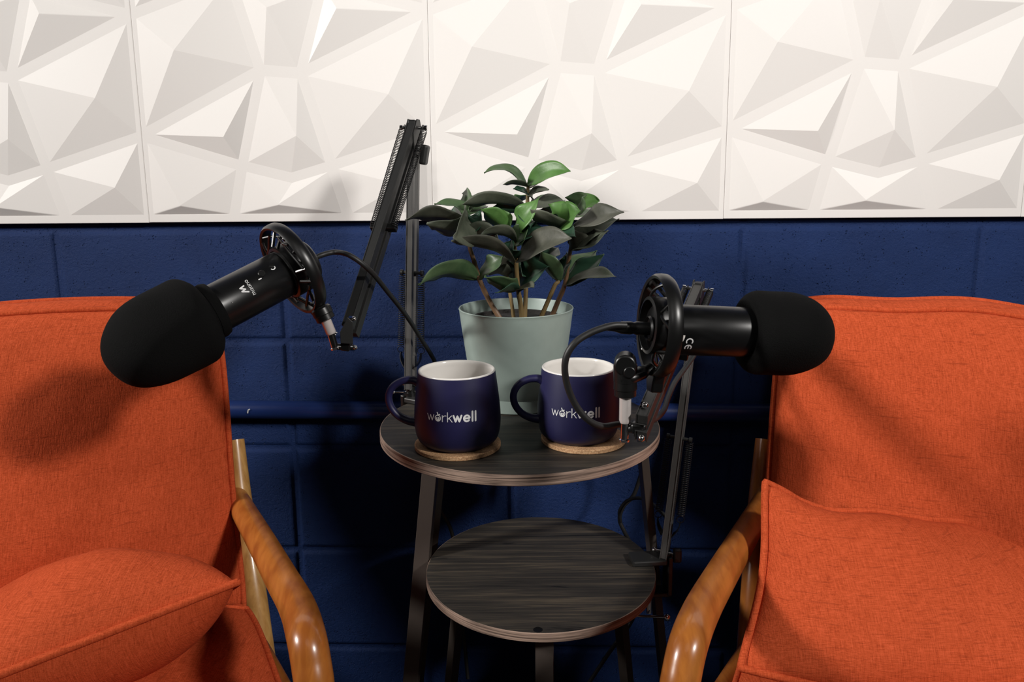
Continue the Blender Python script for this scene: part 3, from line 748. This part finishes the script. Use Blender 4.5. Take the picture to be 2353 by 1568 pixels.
def microphone(label, c, ax, face, r_body, back, l_body, foam_r0, foam_r1, foam_l, collar=True):
    """c: centre of the shock-mount plane; ax points towards the windscreen; face = direction of the printed side"""
    Mx = frame(ax, face, c); t = empty('microphone', c, label, 'microphone', 'podcast microphones')
    rb = r_body
    mb = MB(); mb.lathe([(1e-5, -back), (rb-.004, -back), (rb-.0008, -back+.003), (rb-.0008, 0), (rb, .0004), (rb, .013), (rb-.0004, .0134), (rb-.0004, .0142), (rb, .0146), (rb, l_body), (1e-5, l_body)], Mx, 72)
    body = obj('body', mb, M['black_satin'], t, smooth=50)
    if collar:
        mb = MB(); mb.lathe([(rb+.0003, l_body-.020), (rb+.0035, l_body-.019), (rb+.004, l_body-.004), (rb+.003, l_body+.002)], Mx, 60)
        mb.lathe([(rb+.002, l_body-.020), (rb+.0036, l_body-.021), (rb+.0052, l_body-.016), (rb+.0045, l_body-.010)], Mx, 60)
        obj('collar', mb, M['foam'], t, smooth=60)
    # foam windscreen: slightly squared pear shape
    prof = []; n = 44; z0 = l_body-.006
    prof.append((rb*.8, z0+.004)); prof.append((rb+.001, z0+.002)); prof.append((rb+.006, z0))
    for i in range(n+1):
        u = math.sin(PI/2*i/n); z = z0+foam_l*u
        e = 2.7; rr = (foam_r0*(1-u)+foam_r1*u)*(max(0, 1-max(0, (u-.32)/.68)**e))**(1/2.05)
        rr *= (1-max(0, (.16-u)/.16)**2.2*.22)
        prof.append((rr, z))
    prof[-1] = (1e-5, z0+foam_l)
    mb = MB(); mb.lathe(prof, Mx, 96)
    # soft irregularity
    mb.v = [tuple(V(p)+(V(p)-(c+ax.normalized()*(l_body+foam_l*.5))).normalized()*(.0016*noise.noise(V(p)*28))) for p in mb.v]
    obj('windscreen', mb, M['foam'], t, smooth=80)
    return t, body, Mx
def on_body(Mx, r):                       # u around the body (metres from the face line), v along the axis
    return lambda u, v: Mx @ V(((r+.0003)*math.cos(u/r), (r+.0003)*math.sin(u/r), v))

# left microphone
cMl = at(672, 618, .955); tipL = at(252, 838, .815)
axL = (tipL-cMl).normalized()
stemL = at(748, 752, .945)-cMl
ringL, MrL = shock_mount(left_arm, cMl+axL*.000, axL, .0605, stemL)
toCam = (CAM-at(580, 650, .92)).normalized(); faceL = (toCam+V((.0, 0, .10))).normalized()
micL, bodyL, MbL = microphone('black microphone with foam windscreen pointing down left, over the left chair', cMl, axL, faceL, .0290, .026, .125, .0530, .0515, .116)
fn0 = on_body(MbL, .0290)
def logo_map(u0, v0, S, rev=False):
    return lambda x, y: fn0(-(u0-x*S), v0+y*S) if not rev else fn0(u0+x*S, v0+y*S)
st, x = word('maono', 0, .20, 1)
# text runs round the body with its top towards the windscreen
sgn = 1 if (MbL @ V((0, .03, .06))-MbL @ V((0, -.03, .06))).z > 0 else -1
S = .0205/x
LU = .0020
mb = MB(); strokes_to(mb, st, .2, lambda a, b2: fn0(sgn*(a*S-.0103+LU), .0640+b2*S))
lg = [[(0, 0), (.42, 1.0)], [(.42, 1.0), (.52, .25)], [(.52, .25), (.92, 1.0)], [(.92, 1.0), (1.02, .2)]]
strokes_to(mb, [dict(p=[(px, py*.95) for px, py in q], w=.20) for q in lg], .2, lambda a, b2: fn0(sgn*(a*.0085-.0045+LU), .0700+b2*.0072))
obj('printed_logo', mb, M['print_white'], bodyL, smooth=0)['label'] = 'white printed logo'
mb = MB(); strokes_to(mb, [[(0, 0), (0, 1)]], .7, lambda a, b2: fn0(sgn*(a*.002+.0045), .0495+b2*.0026)); obj('printed_icon', mb, M['print_white'], bodyL, smooth=0)
mb = MB(); strokes_to(mb, [arc(.5, .5, .45, .5, 110, 330, 12)], .22, lambda a, b2: fn0(sgn*(a*.0052+.0070), .0275+b2*.0052)); obj('headphone_mark', mb, M['print_white'], bodyL, smooth=0)
def disc_on(u, v, r, h, nm, mat='black_plastic'):
    p0 = fn0(u, v); ctr = MbL @ V((0, 0, v)); d = (p0-ctr).normalized(); mb = MB()
    mb.lathe([(r, -.001), (r, h*.6), (r*.85, h), (1e-5, h)], frame(d, None, p0), 24); obj(nm, mb, M[mat], bodyL)
disc_on(sgn*.0095, .0455, .0042, .0012, 'button'); disc_on(sgn*.0130, .0290, .0032, .0005, 'headphone_jack')
disc_on(-sgn*.0045, .0925, .0009, .0004, 'indicator_lamp', 'chrome')
# right microphone
cMr = at(1505, 748, .800)
axR = V((.985, .135, -.072)).normalized()
stemR = at(1478, 858, .795)-cMr
ringR, MrR = shock_mount(right_arm, cMr+axR*.004, axR, .0545, V((0, -.1, -1)))
toCam = (CAM-at(1620, 760, .81)).normalized()
micR, bodyR, MbR = microphone('black microphone with foam windscreen pointing right, in front of the right chair', at(1504, 756, .800), axR, toCam, .0268, .003, .106, .0455, .0455, .098, collar=False)
fn1 = on_body(MbR, .0268)
sg2 = 1 if (MbR @ V((0, .03, .06))).z > (MbR @ V((0, -.03, .06))).z else -1
mb = MB()
for q, dy in ((letter('C')[0], 0), (letter('E')[0], -1)):
    strokes_to(mb, [dict(p=s_, w=.26) for s_ in q], .2, lambda a, b2: fn1(sg2*(-.0165+(-a*.0052 if dy else -a*.0052+.0075)), .0290+(1.4-b2)*-.0048+.004))
obj('printed_mark', mb, M['print_white'], bodyR, smooth=0)['label'] = 'white printed CE mark'
mb = MB(); rows = []
for i in range(9):
    uu = -.0055-.0155*i/8; rows.append([fn1(sg2*uu, .0135+.0105*(1-(i/8)**2.2)*j/4) for j in range(5)])
mb.grid(rows); obj('sticker', mb, M['label_white'], bodyR, smooth=0)['label'] = 'small white label near the ring'
# connector at the back of the right microphone
mb = MB(); mb.lathe([(1e-5, -.0025), (.0130, -.0025), (.0138, -.0060), (.0122, -.0080), (.0112, -.0050), (.0068, -.0045), (.0072, -.020), (.0062, -.023), (.0070, -.026), (.0066, -.036), (.0042, -.044), (.0038, -.054), (1e-5, -.055)], MbR, 28)
plugR = obj('plug', mb, M['black_plastic'], micR)
# stem and swivel hardware
def hardware(parent, pts_socket, pts_spacer, pts_chrome, r):
    mb = MB(); a, b2 = pts_socket; d = (b2-a); L = d.length
    mb.lathe([(1e-5, 0), (r*1.65, 0), (r*1.95, L*.12), (r*2.0, L*.55), (r*1.85, L*.6), (r*1.85, L*.95), (r*1.5, L), (1e-5, L)], frame(d, None, a), 32); obj('socket', mb, M['black_plastic'], parent)
    mb = MB(); a, b2 = pts_spacer; L = (b2-a).length; mb.lathe([(1e-5, 0), (r*1.1, 0), (r, L*.08), (r, L*.9), (r*.8, L), (1e-5, L)], frame(b2-a, None, a), 28); obj('spacer', mb, M['spacer_white'], parent)['label'] = 'pale metal thread spacer'
    mb = MB(); a, b2 = pts_chrome; L = (b2-a).length; mb.lathe([(1e-5, 0), (r*.72, 0), (r*.72, L*.86), (r*.95, L*.9), (r*.9, L), (1e-5, L)], frame(b2-a, None, a), 28); obj('stud', mb, M['chrome'], parent)
YS = .945
hardware(left_arm, (at(735, 706, YS), at(750, 736, YS)), (at(748, 734, YS), at(762, 768, YS)), (at(760, 766, YS), at(771, 803, YS)), .0063)
mb = MB(); mb.box((0, 0, 0), (.012, .016, .030), frame(at(795, 800, .95)-at(800, 740, .95), V((1, 0, 0)), at(797, 778, .952))); mb.tube([at(770, 797, .945), at(812, 798, .955)], .0040, 14)
obj('swivel_block', mb, M['black_plastic'], left_arm, smooth=30, bevel=.002)
for (x, y) in ((808, 733), (811, 799)):
    mb = MB(); mb.tube([at(x-6, y, .955), at(x+5, y+.5, .955)], .0038, 6); mb.sphere(at(x+5, y, .954), .003, 8); obj('bolt', mb, M['chrome'], left_arm)
mb = MB(); mb.tube([at(768, 770, .95), at(772, 772, .95)], .0045, 14); obj('bolt', mb, M['chrome'], left_arm)
mb = MB(); mb.prism([(-.007, -.010), (.008, -.012), (.009, .016), (.003, .022), (-.007, .004)], -.0009, .0009, frame(V((.25, -1, 0)), V((1, 0, 0)), at(795, 770, .94)))
obj('swivel_plate', mb, M['arm_paint'], left_arm, smooth=0, bevel=.0004)

YR = .785
hardware(right_arm, (at(1437, 872, YR), at(1437, 911, YR)), (at(1437, 910, YR), at(1436, 972, YR)), (at(1436, 970, YR), at(1434, 1014, YR)), .0063*.98)
# pivot fork and knob between the ring and the socket
mb = MB(); mb.tube([at(1437, 830, YR+.01), at(1437, 842, YR-.012)], .0115, 28); obj('pivot_knob', mb, M['black_plastic'], right_arm, bevel=.002)
mb = MB(); mb.tube([at(1446, 853, YR-.006), at(1447, 857, YR-.014)], .0062, 20); obj('pivot_screw', mb, M['black_satin'], right_arm, bevel=.001)
mb = MB(); mb.tube(smooth_path([at(1425, 868, YR), at(1450, 866, YR), at(1475, 856, YR+.006), at(1496, 846, YR+.012)], 5), [.0115]*6+[.010]*5+[.008]*5, 20, flat=.7)
mb.tube([at(1437, 838, YR), at(1437, 876, YR)], .0125, 24); obj('pivot_fork', mb, M['black_plastic'], right_arm)
mb = MB(); mb.box((0, 0, 0), (.017, .013, .012), frame(V((0, 0, 1)), V((1, -.2, 0)), at(1467, 983, YR))); mb.tube([at(1440, 986, YR), at(1462, 984, YR)], .0048, 14)
obj('swivel_knob', mb, M['black_plastic'], right_arm, smooth=30, bevel=.003)
for (x, y, yy) in ((1479, 932, .785), (1471, 1008, .770)):
    mb = MB(); mb.tube([at(x-6, y, yy), at(x+4, y, yy)], .0040, 6); mb.sphere(at(x+3, y, yy-.002), .0036, 8); obj('bolt', mb, M['chrome'], right_arm)
mb = MB(); mb.prism([(-.007, -.014), (.005, -.015), (.009, .008), (.011, .020), (-.001, .020), (-.005, .006)], -.0009, .0009, frame(V((.1, -1, -.1)), V((1, 0, 0)), at(1472, 975, .792)))
obj('swivel_plate', mb, M['arm_paint'], right_arm, smooth=0, bevel=.0004)

# ------------------------------------------------------------------ cables
def cable(pts, r, label, mat='cable_rubber'):
    P = smooth_path([at(*p) for p in pts], 10); mb = MB(); mb.tube(P, r, 14)
    return tag(obj('cable', mb, M[mat], origin=P[0], smooth=80), label, 'cable')
cable([(712, 600, .985), (738, 587, .99), (770, 580, 1.0), (805, 588, .985), (850, 622, .995), (890, 670, 1.04), (935, 728, 1.12), (968, 780, 1.17), (1000, 835, 1.22), (1012, 900, 1.27), (1010, 960, 1.30), (1012, 1100, 1.31), (1010, 1165, 1.31), (1040, 1232, 1.31), (1060, 1400, 1.30), (1075, 1560, 1.28)],
      .0034, 'black cable arching from the left microphone down behind the left mug')
cable([(1438, 748, .79), (1405, 749, .785), (1355, 766, .78), (1318, 792, .775), (1299, 830, .775), (1302, 880, .78), (1322, 930, .785), (1352, 966, .79), (1385, 980, .80), (1420, 976, .81), (1460, 975, .83), (1500, 966, .86), (1524, 945, .92), (1535, 915, .97), (1550, 880, 1.01), (1575, 845, 1.05), (1597, 812, 1.075), (1604, 780, 1.085), (1600, 730, 1.10)],
      .0036, 'black cable looping from the back of the right microphone across the right mug')
cable([(1522, 870, 1.14), (1505, 905, 1.16), (1502, 950, 1.17), (1496, 1000, 1.22), (1484, 1050, 1.25), (1470, 1100, 1.26), (1455, 1140, 1.26), (1432, 1165, 1.26), (1424, 1195, 1.26), (1436, 1225, 1.26), (1452, 1260, 1.27), (1470, 1340, 1.27), (1455, 1420, 1.27), (1400, 1500, 1.25), (1340, 1590, 1.2)],
      .0036, 'black cable hanging down the wall behind the right rim of both tables')
cable([(1426, 1200, 1.255), (1424, 1175, 1.25), (1440, 1152, 1.24), (1468, 1145, 1.22), (1495, 1156, 1.19), (1520, 1178, 1.14), (1535, 1190, 1.13)],
      .0030, 'short black cable loop tied to the lower bar of the right boom arm')

# ------------------------------------------------------------------ armchairs
def patch(c00, c10, c01, c11):            # c00 = u0 v0 ...
    return lambda u, v: (c00*(1-u)+c10*u)*(1-v)+(c01*(1-u)+c11*u)*v
def cushion(S, thick, bulge_f, bulge_b, kc, parent, name, nu=44, nv=44, pipe_r=.0045, both=True, amp=.003, seed=0, edge=None, dimples=(), lens=False, lift=0):
    """box cushion on the patch S(u,v) (its front seam), with piping; returns body"""
    n0 = (S(1, .5)-S(0, .5)).cross(S(.5, 1)-S(.5, 0)).normalized()
    if n0.dot(CAM-S(.5, .5)) < 0: n0 = -n0
    def uv(u, v):
        a, b2 = 2*u-1, 2*v-1; k = 1-kc*(a*a*b2*b2)**2.2; q = S((a*k+1)/2, (b2*k+1)/2)
        if edge: q = q+edge(u, v)
        return q
    def prof(u, v):
        a, b2 = abs(2*u-1), abs(2*v-1); 
        pw = 2.2 if lens else 4
        return ((1-a**pw)*(1-b2**pw))**(.62 if lens else .5)
    def front(u, v):
        q = uv(u, v); p_ = prof(u, v); d = bulge_f*p_+amp*p_*noise.noise(q*7+V((seed, 0, 0)))*2+amp*.35*p_*noise.noise(q*24+V((0, seed, 0)))
        for (du, dv, rad_, dep) in dimples:
            d -= dep*math.exp(-((u-du)**2+(v-dv)**2)/rad_**2)
        return q+n0*d
    def back(u, v):
        q = uv(u, v); return q-n0*(thick+bulge_b*prof(u, v))+V((0, 0, lift*v))
    us = [.5-.5*math.cos(PI*i/nu) for i in range(nu+1)]; vs_ = [.5-.5*math.cos(PI*i/nv) for i in range(nv+1)]
    mb = MB(); mb.grid([[front(u, v) for u in us] for v in vs_])
    mb.grid([[back(u, v) for u in us] for v in vs_])
    loop = [(u, 0) for u in us]+[(1, v) for v in vs_[1:]]+[(u, 1) for u in reversed(us[:-1])]+[(0, v) for v in reversed(vs_[1:-1])]
    ctr = S(.5, .5)
    if thick > 0:
        rows = []
        for i in range(7):
            t = i/6; row = []
            for u, v in loop:
                q = uv(u, v); o_ = (q-ctr); o_ = (o_-n0*o_.dot(n0)).normalized(); row.append(q-n0*thick*t+V((0, 0, lift*v*t))+o_*(.010*math.sin(PI*t)*min(1, thick/.05)))
            rows.append(row)
        mb.grid(rows, closed_u=True)
    body = obj(name, mb, M['orange_fabric'], parent, smooth=70)
    for k in ((0, thick) if (both and thick > 0) else (0,)):
        P = [uv(u, v)-n0*k+V((0, 0, (lift*v if k else 0))) for u, v in loop]; P = P+[P[0], P[1]]
        ob = MB(); 
        P2 = [p+((p-ctr)-n0*(p-ctr).dot(n0)).normalized()*pipe_r*.8 for p in P]
        ob.tube(P2, pipe_r, 10, cap=False, up=n0); obj('piping', ob, M['orange_fabric'], body, smooth=80)
    return body, n0
def cane_tube(name, pts, r, parent, mat='cane', flat=1.0, k=8, nodes=(), cuts=0):
    P = smooth_path(pts, k); n = len(P)
    rs = [r]*n if not isinstance(r, (list, tuple)) else [r[min(len(r)-1, int(i/k))]+(r[min(len(r)-1, int(i/k)+1)]-r[min(len(r)-1, int(i/k))])*((i/k) % 1) for i in range(n)]
    mb = MB(); mb.tube(P, rs, 24, flat=flat)
    return obj(name, mb, M[mat], parent)

ZA = H-.507
# ---- left chair
chL = empty('armchair', (-.55, .95, 0), 'left armchair with orange fabric cushions and bent cane arms', 'armchair', 'orange cane armchairs beside the table')
S = patch(at(-330, 1400, .90), at(570, 1402, 1.075), at(-300, 762, 1.04), at(498, 712, 1.19))
bk, nL_ = cushion(S, .065, .035, .03, .035, chL, 'back_cushion', seed=3, lift=.028, dimples=((.7, .15, .3, .0),), amp=.006,
                  edge=lambda u, v: V((.012*math.sin(PI*v)*(1 if u > .5 else 0)*(u-.5)*2*-1*(1-v)*1.2, 0, .010*math.sin(PI*u*1.1)*(v**3))))
ZSE = H-.60
S = patch(atz(-600, 1900, ZSE), at(700, 1760, .80), atz(-260, 1385, ZSE), at(572, 1398, 1.06))
cushion(S, .09, .025, .01, .03, chL, 'seat_cushion', seed=5, amp=.004)
armp = [atz(530, 1120, ZA), atz(556, 1168, ZA), atz(603, 1250, ZA), atz(650, 1335, ZA+.002)]
e1 = atz(683, 1395, ZA); 
armp += [e1, at(703, 1460, .775), at(716, 1530, .755), at(726, 1610, .745), at(740, 1800, .74)]
v_end = armp[-1].copy(); v_end.z = 0; v_end.y = .77; v_end.x = armp[-1].x+.02
cane_tube('arm', armp+[v_end], [.0165, .018, .0195, .0205, .0212, .0212, .0212, .0212, .0205, .02], chL)
pt = at(540, 1012, 1.20); pm = at(556, 1160, 1.165); pb = at(612, 1568, 1.07)
d_ = (pb-pm)/(pm.z-pb.z); pfoot = pb+d_*pb.z
cane_tube('back_post', [pt, pm, at(583, 1350, 1.11), pb, pfoot], [.0145, .0165, .018, .0185, .0185], chL, 'cane_pale')
# far side of the chair, beyond the frame
W_ch = V((-.60, -.02, 0))
cane_tube('arm', [p+W_ch for p in armp]+[v_end+W_ch], .0205, chL)
cane_tube('back_post', [p+W_ch*1.0 for p in (pt, pm, pb, pfoot)], .017, chL, 'cane_pale')
for z, yy in ((.34, 0), (.28, .0)):
    a = armp[-2].copy(); 
mb = MB(); fz = .305
for q, w in (((armp[7].x, .80), (armp[7].x+W_ch.x, .78)), ((pb.x-.01, 1.04), (pb.x+W_ch.x, 1.02))):
    mb.tube([V((q[0], q[1], fz)), V((w[0], w[1], fz))], .016, 14)
mb.tube([V((armp[7].x, .79, fz)), V((pb.x, 1.05, fz))], .014, 14); mb.tube([V((armp[7].x+W_ch.x, .77, fz)), V((pb.x+W_ch.x, 1.03, fz))], .014, 14)
obj('seat_frame', mb, M['cane'], chL)
# ---- right chair
chR = empty('armchair', (.65, .95, 0), 'right armchair with orange fabric cushions and bent cane arms', 'armchair', 'orange cane armchairs beside the table')
S = patch(at(1752, 1400, 1.075), at(2640, 1400, .90), at(1796, 714, 1.19), at(2620, 766, 1.04))
cushion(S, .065, .038, .03, .035, chR, 'back_cushion', seed=9, lift=.028, amp=.006,
        edge=lambda u, v: V((0, 0, .012*math.sin(PI*u*1.0)*(v**3)+.003*math.sin(14*u)*(v**4))))
S = patch(at(1640, 1760, .80), atz(2900, 1900, ZSE), at(1742, 1420, 1.03), atz(2560, 1440, ZSE))
cushion(S, .09, .025, .01, .03, chR, 'seat_cushion', seed=12, amp=.004)
armq = [atz(1768, 1130, ZA), atz(1741, 1180, ZA), atz(1697, 1255, ZA), atz(1650, 1335, ZA), atz(1612, 1403, ZA), at(1585, 1470, .775), at(1568, 1540, .755), at(1556, 1620, .745), at(1540, 1800, .74)]
v2 = armq[-1].copy(); v2.z = 0; v2.y = .77; v2.x -= .02
cane_tube('arm', armq+[v2], [.0165, .018, .0195, .0205, .0212, .0212, .0212, .0212, .0205, .02], chR)
qt = at(1757, 1010, 1.20); qm = at(1743, 1160, 1.165); qb = at(1716, 1568, 1.07); d_ = (qb-qm)/(qm.z-qb.z); qf = qb+d_*qb.z
cane_tube('back_post', [qt, qm, at(1730, 1350, 1.11), qb, qf], [.0145, .0165, .018, .0185, .0185], chR, 'cane')
W_cr = V((.62, -.02, 0))
cane_tube('arm', [p+W_cr for p in armq]+[v2+W_cr], .0205, chR)
cane_tube('back_post', [p+W_cr for p in (qt, qm, qb, qf)], .017, chR, 'cane')
mb = MB()
for q, w in (((armq[7].x, .80), (armq[7].x+W_cr.x, .78)), ((qb.x+.01, 1.04), (qb.x+W_cr.x, 1.02))):
    mb.tube([V((q[0], q[1], fz)), V((w[0], w[1], fz))], .016, 14)
mb.tube([V((armq[7].x, .79, fz)), V((qb.x, 1.05, fz))], .014, 14); mb.tube([V((armq[7].x+W_cr.x, .77, fz)), V((qb.x+W_cr.x, 1.03, fz))], .014, 14)
obj('seat_frame', mb, M['cane'], chR)

# ------------------------------------------------------------------ loose pillows
def pillow(label, c, loc, bf, bb, seed, kc=.05, edge=None, pw=None):
    t = empty('pillow', loc, label, 'pillow', 'orange pillows on the armchairs')
    cushion(patch(*c), 0, bf, bb, kc, t, 'cover', seed=seed, amp=.011, lens=True, both=False, pipe_r=.0048, edge=edge)
    return t
pillow('plump orange pillow slumped on the left armchair with its seam edge facing out',
       (at(-190, 1625, .72), at(548, 1336, .90), at(-120, 1440, .96), at(500, 1370, 1.03)), at(150, 1450, .85), .085, .085, 21, kc=.03)
pillow('flat orange pillow propped upright against the back of the right armchair',
       (at(1700, 1536, .84), at(2520, 1700, .80), at(1756, 1130, 1.00), at(2500, 1262, .98)), at(2000, 1400, .9), .055, .03, 33, kc=.02,
       edge=lambda u, v: V((.016*math.sin(PI*v)*(1-u)**3, 0, .014*max(0, 1-u*9)*v**6-.010*math.sin(PI*min(1, u*2.2))*v**6+.003*math.sin(u*23)*v**8)))

# ------------------------------------------------------------------ lights
def area(name, loc, target, size, power, color=(1, 1, 1)):
    color = (1, .965, .925)
    l = bpy.data.lights.new(name, 'AREA'); l.shape = 'DISK'; l.size = size; l.energy = power; l.color = color
    o = bpy.data.objects.new(name, l); col.objects.link(o); o.location = V(loc)
    o.rotation_euler = (V(target)-V(loc)).to_track_quat('-Z', 'Y').to_euler(); return o
area('studio_light_right', (2.0, -.95, 2.34), (0, 1.2, .9), .34, 74, (1, .955, .90))
la = area('studio_light_left', (-2.75, -.06, 2.06), (.55, 1.1, .7), .40, 20, (1, .955, .90)); la.data.spread = R(80)
fill = area('overhead_fill', (0, -.5, 2.45), (0, 1.3, 1.25), 1.0, 0.5, (1, .95, .90)); fill.data.spread = R(90)  # unseen fill, added to soften the contrast on the wall panels
sl_ = bpy.data.lights.new('panel_fill_spot', 'SPOT'); sl_.energy = 60; sl_.color = (1, .965, .925); sl_.spot_size = R(44); sl_.spot_blend = 1; sl_.shadow_soft_size = .12  # added frontal fill for the panels, beam kept off the lower wall
so = bpy.data.objects.new('panel_fill_spot', sl_); col.objects.link(so); so.location = (-.1, -.80, 1.85)
so.rotation_euler = (V((.15, 1.35, 1.38))-V(so.location)).to_track_quat('-Z', 'Y').to_euler()
w = bpy.data.worlds.new('world'); scene.world = w; w.use_nodes = True
bg = w.node_tree.nodes['Background']; bg.inputs[0].default_value = (1, .93, .87, 1); bg.inputs[1].default_value = .005
scene.view_settings.view_transform = 'Standard'; scene.view_settings.look = 'None'
scene.view_settings.gamma = 1; scene.view_settings.exposure = 0.0; scene.view_settings.use_curve_mapping = False
cd.dof.use_dof = True; cd.dof.focus_distance = 1.10; cd.dof.aperture_fstop = 15.0
